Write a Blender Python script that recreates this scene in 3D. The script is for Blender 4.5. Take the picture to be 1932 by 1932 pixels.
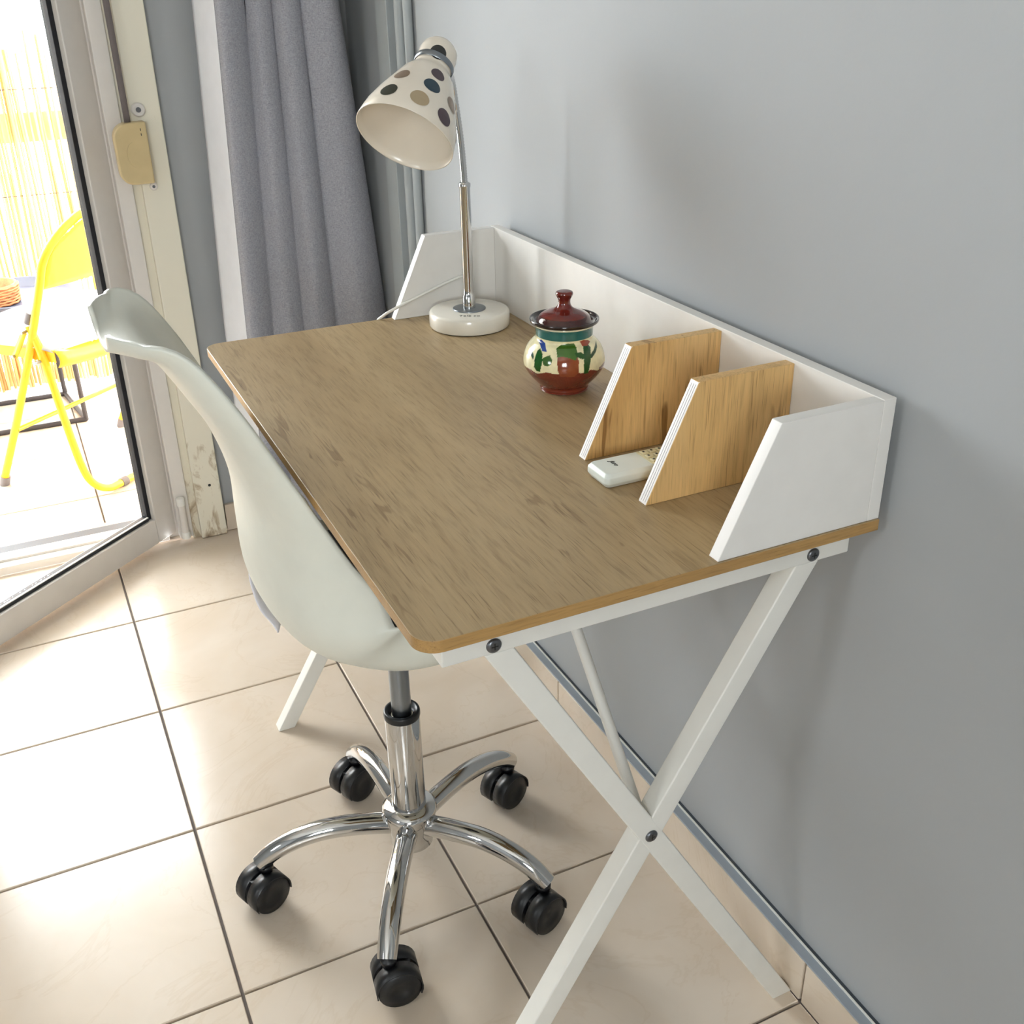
import bpy, bmesh, math, random
import numpy as np
from mathutils import Vector, Matrix

random.seed(7)
for o in list(bpy.data.objects):
    bpy.data.objects.remove(o)
C = bpy.context.scene.collection
SC = bpy.context.scene
PI = math.pi

# ------------------------------------------------------------------ camera
cam_d = bpy.data.cameras.new('camera')
cam = bpy.data.objects.new('camera', cam_d)
C.objects.link(cam)
RT = Vector((0.89870745, -0.43831917, -0.01418545))
UP = Vector((0.20897214, 0.39957968, 0.89256189))
FW = Vector((0.38555877, 0.80511638, -0.45070173))
m = Matrix((RT, UP, -FW)).transposed().to_4x4()
m.translation = Vector((-0.788158, -0.733225, 1.271401))
cam.matrix_world = m
cam_d.sensor_width = 36
cam_d.lens = 1989.43 / 1932 * 36
cam_d.shift_x = (966 - 985.79) / 1932
cam_d.shift_y = (960.146 - 966) / 1932
cam_d.clip_start = 0.02
SC.camera = cam

# ------------------------------------------------------------------ light
SC.view_settings.view_transform = 'Standard'
SC.view_settings.look = 'None'
SC.view_settings.exposure = 0.0
SC.view_settings.gamma = 1
SC.view_settings.use_curve_mapping = False
SC.cycles.max_bounces = 10
SC.cycles.diffuse_bounces = 6
SC.cycles.caustics_reflective = False
SC.cycles.caustics_refractive = False
SC.cycles.sample_clamp_indirect = 6
w = bpy.data.worlds.new('sky')
SC.world = w
w.use_nodes = True
wn = w.node_tree.nodes
bgn = wn['Background']
bgn.inputs['Color'].default_value = (0.94, 0.97, 1.0, 1)
bgn.inputs['Strength'].default_value = 27.0

def portal(name, loc, rot, sx, sy):
    d = bpy.data.lights.new(name, 'AREA')
    d.shape = 'RECTANGLE'; d.size = sx; d.size_y = sy
    d.cycles.is_portal = True
    o = bpy.data.objects.new(name, d); C.objects.link(o)
    o.location = loc; o.rotation_euler = rot
portal('balcony_portal', (-.95, 1.97, 1.05), (-PI / 2, 0, 0), .80, 2.1)
portal('side_window_portal', (-3.28, -.625, 1.55), (0, -PI / 2, 0), .7, .55)
portal('rear_fill_portal', (-1.925, -2.98, 1.525), (PI / 2, 0, 0), .95, 1.05)  # portal of the added fill window

# ------------------------------------------------------------------ helpers
def link(name, me, mat=None, parent=None, loc=None):
    o = bpy.data.objects.new(name, me)
    C.objects.link(o)
    if mat is not None and me is not None and len(me.materials) == 0:
        me.materials.append(mat)
    if parent is not None:
        o.parent = parent
    if loc is not None:
        o.location = loc
    return o

def worigin(p):
    v = Vector((0, 0, 0))
    while p is not None:
        v += Vector(p.location); p = p.parent
    return v

def tag(o, label=None, cat=None, group=None, kind=None):
    if label: o['label'] = label
    if cat: o['category'] = cat
    if group: o['group'] = group
    if kind: o['kind'] = kind
    return o

def thing(name, loc, label, cat, group=None):
    o = bpy.data.objects.new(name, None)
    o.empty_display_size = .05
    C.objects.link(o); o.location = loc
    return tag(o, label, cat, group)

class MB:
    """collects geometry in world coordinates"""
    def __init__(s): s.v = []; s.f = []; s.smooth = []
    def add(s, vs, fs, smooth=False):
        n = len(s.v)
        s.v += [tuple(map(float, q)) for q in vs]
        s.f += [tuple(n + i for i in q) for q in fs]
        s.smooth += [smooth] * len(fs)
        return s
    def box(s, a, b):
        x0, y0, z0 = a; x1, y1, z1 = b
        vs = [(x, y, z) for x in (x0, x1) for y in (y0, y1) for z in (z0, z1)]
        return s.add(vs, [(0, 1, 3, 2), (4, 6, 7, 5), (0, 4, 5, 1), (2, 3, 7, 6), (0, 2, 6, 4), (1, 5, 7, 3)])
    def prism(s, pts, off):
        """planar polygon (3d pts) extruded by off"""
        n = len(pts); off = Vector(off)
        vs = [tuple(p) for p in pts] + [tuple(Vector(p) + off) for p in pts]
        fs = [tuple(range(n)), tuple(range(2 * n - 1, n - 1, -1))]
        fs += [(i, (i + 1) % n + 0, (i + 1) % n + n, i + n) for i in range(n)]
        return s.add(vs, fs)
    def lathe(s, prof, c=(0, 0, 0), axis=(0, 0, 1), seg=32, smooth=True, cap=True):
        c = Vector(c); ax = Vector(axis).normalized()
        a = ax.orthogonal().normalized(); b = ax.cross(a)
        vs = []; fs = []
        for r, h in prof:
            for k in range(seg):
                t = 2 * PI * k / seg
                vs.append(c + ax * h + (a * math.cos(t) + b * math.sin(t)) * max(r, 1e-5))
        for i in range(len(prof) - 1):
            for k in range(seg):
                k2 = (k + 1) % seg
                fs.append((i * seg + k, i * seg + k2, (i + 1) * seg + k2, (i + 1) * seg + k))
        s.add(vs, fs, smooth)
        if cap:
            s.add([vs[k] for k in range(seg)], [tuple(range(seg - 1, -1, -1))])
            s.add([vs[-seg + k] for k in range(seg)], [tuple(range(seg))])
        return s
    def cyl(s, a, b, r, seg=20, r2=None):
        a = Vector(a); b = Vector(b)
        return s.lathe([(r, 0), (r if r2 is None else r2, (b - a).length)], a, b - a, seg)
    def tube(s, pts, r, seg=14, sub=6, closed=False, flat=None, smooth=True):
        """catmull-rom tube; r number or list"""
        P = [Vector(p) for p in pts]; n = len(P)
        rr = r if isinstance(r, (list, tuple)) else [r] * n
        path = []; rad = []
        if sub <= 1:
            path = P; rad = list(rr)
        else:
            rng = n if closed else n - 1
            for i in range(rng):
                g = (lambda k: P[k % n]) if closed else (lambda k: P[max(0, min(n - 1, k))])
                p0, p1, p2, p3 = g(i - 1), g(i), g(i + 1), g(i + 2)
                for j in range(sub):
                    t = j / sub
                    path.append(0.5 * ((2 * p1) + (-p0 + p2) * t + (2 * p0 - 5 * p1 + 4 * p2 - p3) * t * t + (-p0 + 3 * p1 - 3 * p2 + p3) * t ** 3))
                    rad.append(rr[i] * (1 - t) + rr[(i + 1) % n] * t)
            if not closed:
                path.append(P[-1]); rad.append(rr[-1])
        N = len(path); vs = []; fs = []
        nrm = None
        for i in range(N):
            if closed: tg = (path[(i + 1) % N] - path[i - 1]).normalized()
            else: tg = (path[min(i + 1, N - 1)] - path[max(i - 1, 0)]).normalized()
            if nrm is None:
                nrm = tg.orthogonal().normalized() if abs(tg.z) > .99 or flat is None else tg.cross(Vector((0, 0, 1))).normalized()
            nrm = (nrm - tg * nrm.dot(tg)).normalized()
            bn = tg.cross(nrm)
            for k in range(seg):
                t = 2 * PI * (k + .5) / seg
                x, y = math.cos(t), math.sin(t)
                if flat: x *= flat[0]; y *= flat[1]
                vs.append(path[i] + (nrm * x + bn * y) * rad[i])
        for i in range(N if closed else N - 1):
            i2 = (i + 1) % N
            for k in range(seg):
                k2 = (k + 1) % seg
                fs.append((i * seg + k, i * seg + k2, i2 * seg + k2, i2 * seg + k))
        s.add(vs, fs, smooth)
        if not closed:
            s.add(vs[:seg], [tuple(range(seg - 1, -1, -1))])
            s.add(vs[-seg:], [tuple(range(seg))])
        return s
    def grid(s, nu, nv, fn, smooth=True, thick=0.0):
        """fn(i/nu, j/nv) -> point; optional thickness along normals"""
        pts = [[Vector(fn(i / nu, j / nv)) for j in range(nv + 1)] for i in range(nu + 1)]
        W = nv + 1
        vs = [p for row in pts for p in row]
        fs = [(i * W + j, (i + 1) * W + j, (i + 1) * W + j + 1, i * W + j + 1) for i in range(nu) for j in range(nv)]
        if not thick:
            return s.add(vs, fs, smooth)
        nor = []
        for i in range(nu + 1):
            for j in range(nv + 1):
                du = pts[min(i + 1, nu)][j] - pts[max(i - 1, 0)][j]
                dv = pts[i][min(j + 1, nv)] - pts[i][max(j - 1, 0)]
                nn = du.cross(dv)
                nor.append(nn.normalized() if nn.length > 1e-12 else Vector((0, 0, 1)))
        M = len(vs)
        vs2 = vs + [vs[k] - nor[k] * thick for k in range(M)]
        fs2 = fs + [tuple(M + q for q in reversed(f)) for f in fs]
        edge = [(0 * W + j) for j in range(W)] + [i * W + nv for i in range(1, nu + 1)] + [nu * W + j for j in range(nv - 1, -1, -1)] + [i * W for i in range(nu - 1, 0, -1)]
        for k in range(len(edge)):
            a, b = edge[k], edge[(k + 1) % len(edge)]
            fs2.append((a, a + M, b + M, b))
        return s.add(vs2, fs2, smooth)
    def build(s, name, mat, parent=None, loc=None, bevel=0, bseg=2, local=False, merge=False, sub=0):
        org = Vector((0, 0, 0)) if local else worigin(parent)
        if parent is None and loc is not None: org = Vector(loc)
        me = bpy.data.meshes.new(name)
        me.from_pydata([tuple(Vector(v) - org) for v in s.v], [], s.f)
        me.polygons.foreach_set('use_smooth', s.smooth)
        bm = bmesh.new(); bm.from_mesh(me)
        if merge: bmesh.ops.remove_doubles(bm, verts=bm.verts, dist=1e-5)
        bmesh.ops.recalc_face_normals(bm, faces=bm.faces)
        bm.to_mesh(me); bm.free()
        o = link(name, me, mat, parent, loc if parent is None else None)
        if bevel:
            b = o.modifiers.new('bevel', 'BEVEL'); b.width = bevel; b.segments = bseg
            b.limit_method = 'ANGLE'; b.angle_limit = 0.6
            me.polygons.foreach_set('use_smooth', [True] * len(me.polygons))
            wn_ = o.modifiers.new('wn', 'WEIGHTED_NORMAL'); wn_.keep_sharp = True
        if sub:
            q = o.modifiers.new('sub', 'SUBSURF'); q.levels = sub; q.render_levels = sub
        return o

def box(name, a, b, mat, parent=None, bevel=0.0, bseg=2):
    return MB().box(a, b).build(name, mat, parent, bevel=bevel, bseg=bseg)

def text(name, s, size, mat, parent, wmat, extrude=.0002, shear=0):
    cu = bpy.data.curves.new(name, 'FONT'); cu.body = s; cu.size = size; cu.extrude = extrude
    cu.align_x = 'CENTER'; cu.align_y = 'CENTER'; cu.shear = shear; cu.resolution_u = 3
    tmp = bpy.data.objects.new('tmp_text', cu); C.objects.link(tmp)
    bpy.context.view_layer.update()
    me = bpy.data.meshes.new_from_object(tmp.evaluated_get(bpy.context.evaluated_depsgraph_get()))
    bpy.data.objects.remove(tmp); bpy.data.curves.remove(cu)
    org = worigin(parent)
    me.transform(Matrix.Translation(-org) @ wmat)
    me.materials.clear(); me.materials.append(mat)
    return link(name, me, None, parent)

# ------------------------------------------------------------------ materials
def lin(c):
    return tuple(((x / 255) / 12.92 if x <= 10 else (((x / 255) + .055) / 1.055) ** 2.4) for x in c) + (1,)

class NT:
    def __init__(s, name):
        s.m = bpy.data.materials.new(name); s.m.use_nodes = True
        s.t = s.m.node_tree; s.p = s.t.nodes['Principled BSDF']
    def n(s, typ, **kw):
        q = s.t.nodes.new(typ)
        for k, v in kw.items():
            if k in q.inputs.keys() if isinstance(k, str) else False: q.inputs[k].default_value = v
            else: setattr(q, k, v)
        return q
    def l(s, a, b): s.t.links.new(a, b)
    def coords(s, scale=(1, 1, 1), rot=(0, 0, 0)):
        g = s.n('ShaderNodeNewGeometry'); mp = s.n('ShaderNodeMapping')
        mp.inputs['Scale'].default_value = scale; mp.inputs['Rotation'].default_value = rot
        s.l(g.outputs['Position'], mp.inputs['Vector']); return mp.outputs['Vector']
    def noise(s, vec, scale, detail=4, rough=.5, dist=0):
        q = s.n('ShaderNodeTexNoise'); q.inputs['Scale'].default_value = scale
        q.inputs['Detail'].default_value = detail; q.inputs['Roughness'].default_value = rough
        q.inputs['Distortion'].default_value = dist
        s.l(vec, q.inputs['Vector']); return q.outputs['Fac']
    def ramp(s, fac, stops, interp='LINEAR'):
        q = s.n('ShaderNodeValToRGB'); q.color_ramp.interpolation = interp
        e = q.color_ramp.elements
        while len(e) < len(stops): e.new(.5)
        for k, (pos, col) in enumerate(stops):
            e[k].position = pos; e[k].color = col if len(col) == 4 else tuple(col) + (1,)
        s.l(fac, q.inputs['Fac']); return q.outputs['Color']
    def mix(s, a, b, fac, mode='MIX'):
        q = s.n('ShaderNodeMix', data_type='RGBA', blend_type=mode)
        for sock, val in ((q.inputs[0], fac), (q.inputs[6], a), (q.inputs[7], b)):
            if hasattr(val, 'links'): s.l(val, sock)
            else: sock.default_value = val
        return q.outputs[2]
    def bump(s, h, strength=.2, dist=.002):
        q = s.n('ShaderNodeBump'); q.inputs['Strength'].default_value = strength
        q.inputs['Distance'].default_value = dist
        s.l(h, q.inputs['Height']); s.l(q.outputs['Normal'], s.p.inputs['Normal'])

def mat(name, rgb, rough=.5, metal=0.0, spec=.5, coat=0, noise=0.0, nscale=30, bump=0.0, bscale=200):
    N = NT(name); p = N.p
    p.inputs['Roughness'].default_value = rough; p.inputs['Metallic'].default_value = metal
    p.inputs['Specular IOR Level'].default_value = spec
    if coat: p.inputs['Coat Weight'].default_value = coat; p.inputs['Coat Roughness'].default_value = .05
    c = lin(rgb)
    v = N.coords()
    f = N.noise(v, nscale, 3)
    k = max(noise, .02)
    c1 = tuple(min(1, x * (1 + k)) for x in c[:3]) + (1,); c0 = tuple(x * (1 - k) for x in c[:3]) + (1,)
    N.l(N.ramp(f, [(.3, c0), (.7, c1)]), p.inputs['Base Color'])
    if bump: N.bump(N.noise(v, bscale, 2), bump, .001)
    return N.m

def wood(name, axis, base, dark, light, rough=.42, bump=.25, s=1.0, kn=.5):
    """grain runs along axis (0 x, 1 y, 2 z)"""
    N = NT(name); p = N.p
    sc = [1.0, 1.0, 1.0]; sc[axis] = .07
    v = N.coords(tuple(x * s for x in sc))
    sc2 = [1.0, 1.0, 1.0]; sc2[axis] = .025
    v2 = N.coords(tuple(x * s for x in sc2))
    sc3 = [1.0, 1.0, 1.0]; sc3[axis] = .22
    v3 = N.coords(tuple(x * s for x in sc3))
    broad = N.noise(v3, 7, 4, .55, .5)
    fine = N.noise(v, 230, 3, .6, .2)
    vfine = N.noise(v2, 620, 2, .6)
    col = N.ramp(broad, [(.25, lin(dark)), (.50, lin(base)), (.78, lin(light))])
    g1 = N.ramp(fine, [(.30, (.74, .71, .66)), (.48, (.98, .98, .97)), (.72, (1.08, 1.07, 1.05))])
    col = N.mix(col, g1, .8, 'MULTIPLY')
    g2 = N.ramp(vfine, [(.30, (.50, .45, .38)), (.41, (1, 1, 1)), (.60, (1, 1, 1)), (.72, (1.18, 1.16, 1.1))])
    col = N.mix(col, g2, .75, 'MULTIPLY')
    # dark cracks
    sc4 = [1.0, 1.0, 1.0]; sc4[axis] = .11
    v4 = N.coords(tuple(x * s for x in sc4))
    cr = N.noise(v4, 60 if axis == 2 else 90, 2, .5, .8)
    big = N.noise(v3, 5, 1)
    crm = N.ramp(cr, [(.60, (1, 1, 1)), (.655, (.34, .25, .17))])
    bm_ = N.ramp(big, [(.42, (0, 0, 0)), (.62, (1, 1, 1))])
    q = N.n('ShaderNodeMath', operation='MULTIPLY'); q.inputs[1].default_value = kn
    N.l(bm_, q.inputs[0])
    col = N.mix(col, crm, q.outputs[0], 'MULTIPLY')
    N.l(col, p.inputs['Base Color'])
    p.inputs['Roughness'].default_value = rough
    p.inputs['Specular IOR Level'].default_value = .45
    N.bump(vfine, bump, .0006)
    return N.m

M = {}
M['white'] = mat('white_paint_metal', (226, 225, 219), .38)
M['melamine'] = mat('white_melamine', (226, 224, 220), .42)
M['shell'] = mat('white_plastic', (218, 220, 210), .42)
M['pad'] = mat('charcoal_fabric', (70, 72, 76), .95, bump=.5, bscale=600)
M['lilac'] = mat('pale_lilac_cloth', (240, 240, 250), .9, bump=.3)
M['chrome'] = mat('chrome', (205, 205, 205), .06, 1.0)
M['steel'] = mat('brushed_steel', (140, 146, 152), .32, 1.0)
M['screw'] = mat('zinc_screw', (110, 112, 116), .35, 1.0)
M['blackp'] = mat('black_plastic', (14, 16, 20), .38)
M['blackr'] = mat('black_rubber', (16, 18, 26), .55)
M['wood'] = wood('desk_oak', 1, (164, 142, 107), (146, 124, 90), (177, 156, 121))
M['woodedge'] = wood('desk_oak_edge', 0, (170, 134, 82), (144, 110, 66), (186, 150, 98), s=1.5, kn=.2)
M['woodz'] = wood('divider_oak', 2, (212, 174, 116), (180, 138, 84), (226, 192, 138), s=1.0, kn=1.0)
M['edge'] = mat('white_edge_band', (240, 238, 236), .4)
M['ceram'] = mat('cream_enamel', (230, 226, 215), .22, coat=.4)
M['shade'] = mat('ivory_lamp_enamel', (230, 221, 206), .26, coat=.3)
M['bulb'] = mat('bulb_glass', (235, 232, 226), .12)
M['frosted'] = mat('upvc_frame', (214, 209, 203), .42)
M['jamb'] = mat('jamb_paint', (222, 217, 200), .55, noise=.04, nscale=12)
M['strap'] = mat('grey_webbing', (112, 104, 102), .9, bump=.5, bscale=900)
M['beige'] = mat('aged_beige_plastic', (196, 176, 132), .35, noise=.04)
M['remote'] = mat('remote_white_plastic', (216, 222, 216), .4)
M['key'] = mat('cream_rubber_key', (222, 214, 180), .6)
M['ink'] = mat('black_ink', (30, 34, 32), .6)
M['yellow'] = mat('yellow_paint', (250, 196, 40), .3)
M['dot'] = mat('bright_hole_paint', (255, 246, 190), .6)  # pale colour for the brightness seen through the chair back
M['cushion'] = mat('white_cushion', (240, 238, 236), .9, bump=.4, bscale=60)
M['blackm'] = mat('black_metal', (44, 38, 40), .5)
M['tray'] = mat('grey_enamel', (86, 90, 108), .4)
M['cap'] = mat('grey_foot_rubber', (112, 108, 112), .6)
M['wicker'] = mat('terracotta_wicker', (190, 120, 78), .8, noise=.35, nscale=60, bump=.8, bscale=80)
M['grout'] = mat('grout', (108, 100, 96), .9, noise=.08)
M['ledge'] = mat('grey_blue_gloss', (150, 158, 166), .35)
M['sill'] = mat('dark_grey_sill', (66, 72, 80), .5)
M['concrete'] = mat('balcony_render', (225, 220, 210), .9)
M['gap'] = mat('dark_gap', (70, 76, 84), .7)

# wall paint: dusty blue grey
N = NT('blue_grey_paint')
v = N.coords(); f = N.noise(v, 1.6, 3, .5)
N.l(N.ramp(f, [(.3, lin((160, 163, 165))), (.7, lin((166, 170, 173)))]), N.p.inputs['Base Color'])
N.p.inputs['Roughness'].default_value = .62
N.p.inputs['Specular IOR Level'].default_value = .35
N.bump(N.noise(v, 160, 3), .12, .001)
M['wall'] = N.m
M['wallg'] = mat('blue_grey_gloss', (160, 166, 168), .35)
M['ceil'] = mat('ceiling_white', (235, 233, 228), .9)

# glazed tile
N = NT('cream_tile')
v = N.coords()
oi = N.n('ShaderNodeObjectInfo')
big = N.noise(v, 5, 4, .55, .4)
col = N.ramp(big, [(.3, lin((205, 190, 171))), (.55, lin((212, 199, 183))), (.75, lin((217, 206, 192)))])
tint = N.ramp(oi.outputs['Random'], [(0, (.97, .96, .95)), (1, (1.0, 1.0, 1.0))])
col = N.mix(col, tint, 1.0, 'MULTIPLY')
vein = N.noise(v, 3.2, 5, .6, 1.6)
vm = N.ramp(vein, [(.485, (1, 1, 1)), (.5, (.95, .93, .9)), (.515, (1, 1, 1))])
col = N.mix(col, vm, .8, 'MULTIPLY')
N.l(col, N.p.inputs['Base Color'])
N.p.inputs['Roughness'].default_value = .2
N.p.inputs['Specular IOR Level'].default_value = .5
N.bump(N.noise(v, 12, 2), .03, .002)
M['tile'] = N.m

# linen curtain
N = NT('grey_linen')
va = N.coords((1, 1, .12)); vb = N.coords((.12, .12, 1))
a = N.noise(va, 1500, 2, .7); b = N.noise(vb, 1500, 2, .7)
q = N.n('ShaderNodeMath', operation='ADD'); N.l(a, q.inputs[0]); N.l(b, q.inputs[1])
q2 = N.n('ShaderNodeMath', operation='MULTIPLY'); q2.inputs[1].default_value = .5; N.l(q.outputs[0], q2.inputs[0])
N.l(N.ramp(q2.outputs[0], [(.35, lin((128, 129, 136))), (.65, lin((186, 186, 194)))]), N.p.inputs['Base Color'])
N.p.inputs['Roughness'].default_value = .95
N.p.inputs['Specular IOR Level'].default_value = .15
N.bump(q2.outputs[0], .4, .0006)
M['linen'] = N.m

M['daylit'] = mat('daylit_white', (240, 241, 246), .8, bump=.2, bscale=900)  # white that stands in for daylight on the curtain's outer edge

# glass pane: clear with a fresnel sheen
N = NT('window_glass')
tr = N.n('ShaderNodeBsdfTransparent'); gl = N.n('ShaderNodeBsdfGlossy'); gl.inputs['Roughness'].default_value = .01
mx = N.n('ShaderNodeMixShader'); mx.inputs[0].default_value = .035
tr.inputs['Color'].default_value = (.98, .99, .985, 1)
N.l(tr.outputs[0], mx.inputs[1]); N.l(gl.outputs[0], mx.inputs[2])
N.l(mx.outputs[0], N.t.nodes['Material Output'].inputs['Surface'])
M['glass'] = N.m

# worn jamb
N = NT('worn_jamb_paint')
v = N.coords((1, 1, .35))
f = N.noise(v, 26, 5, .65, .8)
g = N.n('ShaderNodeNewGeometry'); sep = N.n('ShaderNodeSeparateXYZ'); N.l(g.outputs['Position'], sep.inputs[0])
mr = N.n('ShaderNodeMapRange'); mr.inputs[1].default_value = 0; mr.inputs[2].default_value = .42
mr.inputs[3].default_value = .14; mr.inputs[4].default_value = -.06
N.l(sep.outputs['Z'], mr.inputs[0])
ad = N.n('ShaderNodeMath', operation='ADD'); N.l(f, ad.inputs[0]); N.l(mr.outputs[0], ad.inputs[1])
N.l(N.ramp(ad.outputs[0], [(.60, lin((222, 217, 200))), (.68, lin((186, 172, 148))), (.80, lin((120, 100, 82)))]), N.p.inputs['Base Color'])
N.p.inputs['Roughness'].default_value = .55
M['worn'] = N.m

# bamboo reeds
N = NT('bamboo_reed')
v = N.coords((1, 1, .2)); oi = N.n('ShaderNodeObjectInfo')
f = N.noise(v, 40, 4, .6)
c1 = N.ramp(oi.outputs['Random'], [(0, lin((176, 132, 78))), (.5, lin((206, 166, 104))), (1, lin((232, 206, 152)))])
N.l(N.mix(c1, N.ramp(f, [(.3, (.7, .62, .5)), (.6, (1.05, 1.05, 1.05))]), .7, 'MULTIPLY'), N.p.inputs['Base Color'])
N.p.inputs['Roughness'].default_value = .6
M['reed'] = N.m

# ------------------------------------------------------------------ room
T = .3589; TX = -.7126; TY = 1.4367
fl = box('floor', (-3.3, -2.9, -.12), (0.02, 1.79, -.006), M['grout']); tag(fl, kind='structure')
def tile_mesh(x0, x1, y0, y1, name='tile'):
    return MB().box((x0, y0, -.012), (x1, y1, 0))
g = .0022
xs = [TX + T * k for k in range(-8, 2)] + [-.024]
ys = [TY - T * k for k in range(-1, 13)]
def put_tiles(xs, ys, parent, z=0):
    shared = {}
    for i in range(len(xs) - 1):
        for j in range(len(ys) - 1):
            x0, x1 = xs[i] + g, xs[i + 1] - g; y1, y0 = ys[j] - g, ys[j + 1] + g
            if xs[i + 1] >= -.0241: x1 = xs[i + 1]
            key = (round(x1 - x0, 4), round(y1 - y0, 4))
            if key not in shared:
                me = bpy.data.meshes.new('tile')
                w_, h_ = key
                q = MB(); c = .0012
                q.add([(-w_/2, -h_/2, -.01), (w_/2, -h_/2, -.01), (w_/2, h_/2, -.01), (-w_/2, h_/2, -.01),
                       (-w_/2, -h_/2, -c), (w_/2, -h_/2, -c), (w_/2, h_/2, -c), (-w_/2, h_/2, -c),
                       (-w_/2+c, -h_/2+c, 0), (w_/2-c, -h_/2+c, 0), (w_/2-c, h_/2-c, 0), (-w_/2+c, h_/2-c, 0)],
                      [(0, 1, 5, 4), (1, 2, 6, 5), (2, 3, 7, 6), (3, 0, 4, 7), (4, 5, 9, 8), (5, 6, 10, 9), (6, 7, 11, 10), (7, 4, 8, 11), (8, 9, 10, 11)])
                me.from_pydata(q.v, [], q.f); me.materials.append(M['tile'])
                shared[key] = me
            o = link('tile', shared[key], None, parent)
            o.location = ((x0 + x1) / 2, (y0 + y1) / 2, z)
xs_in = [x for x in xs if x < -.4] + [TX + T, -.024]
put_tiles(xs_in, [1.79] + [y for y in ys if y < 1.78], fl)

# walls
wr = box('wall_right', (0, -2.9, 0), (.12, 1.79, 2.6), M['wall']); tag(wr, kind='structure')
DX0, DX1, DZ = -1.32, -.505, 2.15      # balcony opening
wb = MB()
wb.box((DX1 + .03, 1.79, 0), (.12, 1.99, 2.6)).box((-3.3, 1.79, 0), (DX0, 1.99, 2.6)).box((DX0, 1.79, DZ), (DX1 + .03, 1.99, 2.6))
wb = wb.build('wall_back', M['wall']); tag(wb, kind='structure')
wl = MB()
wl.box((-3.3, -2.9, 0), (-3.2, -.9, 2.6)).box((-3.3, -.35, 0), (-3.2, 1.79, 2.6)).box((-3.3, -.9, 0), (-3.2, -.35, 1.2)).box((-3.3, -.9, 1.9), (-3.2, -.35, 2.6))
wl = wl.build('wall_left', M['wall']); tag(wl, kind='structure')
wf = MB()
wf.box((-3.3, -3.0, 0), (-2.4, -2.9, 2.6)).box((-1.45, -3.0, 0), (.12, -2.9, 2.6)).box((-2.4, -3.0, 0), (-1.45, -2.9, 1.0)).box((-2.4, -3.0, 2.05), (-1.45, -2.9, 2.6))
wf = wf.build('wall_front', M['wall']); tag(wf, kind='structure')
ce = box('ceiling', (-3.3, -3.0, 2.6), (.12, 1.99, 2.7), M['ceil']); tag(ce, kind='structure')

# left window (outside the frame, lets daylight in)
def window(n, P0, P1, ax):
    """upvc window filling an opening between corners P0, P1 in a wall; ax = index of the horizontal axis"""
    wi = thing('window_%d' % n, P0, None, None); tag(wi, kind='structure')
    t = 1 - ax
    def fb(nm, a0, a1, z0, z1, d, m_):
        lo = [0, 0, z0]; hi = [0, 0, z1]
        c = P0[t]
        lo[ax], hi[ax] = a0, a1; lo[t], hi[t] = c - d, c + d
        box(nm, tuple(lo), tuple(hi), m_, wi)
    a0, a1, z0, z1 = P0[ax], P1[ax], P0[2], P1[2]; mid = (a0 + a1) / 2
    fb('frame_rail', a0, a1, z0, z0 + .06, .03, M['frosted']); fb('frame_rail', a0, a1, z1 - .06, z1, .03, M['frosted'])
    for u, v_ in ((a0, a0 + .06), (mid - .03, mid + .03), (a1 - .06, a1)): fb('frame_stile', u, v_, z0 + .06, z1 - .06, .03, M['frosted'])
    fb('glass_pane', a0 + .06, mid - .03, z0 + .06, z1 - .06, .002, M['glass']); fb('glass_pane', mid + .03, a1 - .06, z0 + .06, z1 - .06, .002, M['glass'])
window(1, (-3.25, -.9, 1.2), (-3.25, -.35, 1.9), 1)
window(2, (-2.4, -2.95, 1.0), (-1.45, -2.95, 2.05), 0)  # added behind the camera to fill the camera-facing sides with light

# skirting on the right wall: tiles, painted ledge, dark grey strip
bs = thing('baseboard_right', (0, 0, 0), None, None); tag(bs, kind='structure')
for j in range(-1, 12):
    y1 = TY - j * T - g * .8; y0 = TY - (j + 1) * T + g * .8
    if y1 > 1.78: y1 = 1.77
    MB().box((-.024, y0, 0.001), (-.0235 + .012, y1, .0745)).build('tile', M['tile'], bs, bevel=.0015, bseg=1)
box('grout_bed', (-.0165, -2.88, 0), (-.0105, 1.785, .0725), M['grout'], bs)
box('ledge', (-.0105 - .0125, -2.88, .0748), (-.0085, 1.785, .0775), M['ledge'], bs, bevel=.0008)
box('bead', (-.0088, -2.88, .0765), (-.0068, 1.785, .0800), M['white'], bs)
box('groove', (-.0066, -2.88, .06), (-.0002, 1.785, .0770), M['gap'], bs)

bs2 = thing('baseboard_back', (0, 1.79, 0), None, None); tag(bs2, kind='structure')
for x0, x1 in ((-.432, TX + T - .001), (TX + T + .001, -.026)):
    MB().box((x0, 1.778, .001), (x1, 1.7895, .074)).build('tile', M['tile'], bs2, bevel=.0015, bseg=1)

# vertical trunking and painted pipe on the right wall next to the corner
tr1 = box('trim_1', (-.022, 1.455, .081), (-.0005, 1.522, 2.595), M['wallg'], bevel=.002); tag(tr1, kind='structure')
tr2 = MB().tube([(-.012, 1.405, .082), (-.012, 1.405, 2.59)], .0112, 16, 1).build('trim_2', M['wallg']); tag(tr2, kind='structure')
tr3 = MB().tube([(-.010, 1.366, .082), (-.010, 1.366, 2.59)], .0092, 16, 1).build('trim_3', M['wallg']); tag(tr3, kind='structure')

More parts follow.
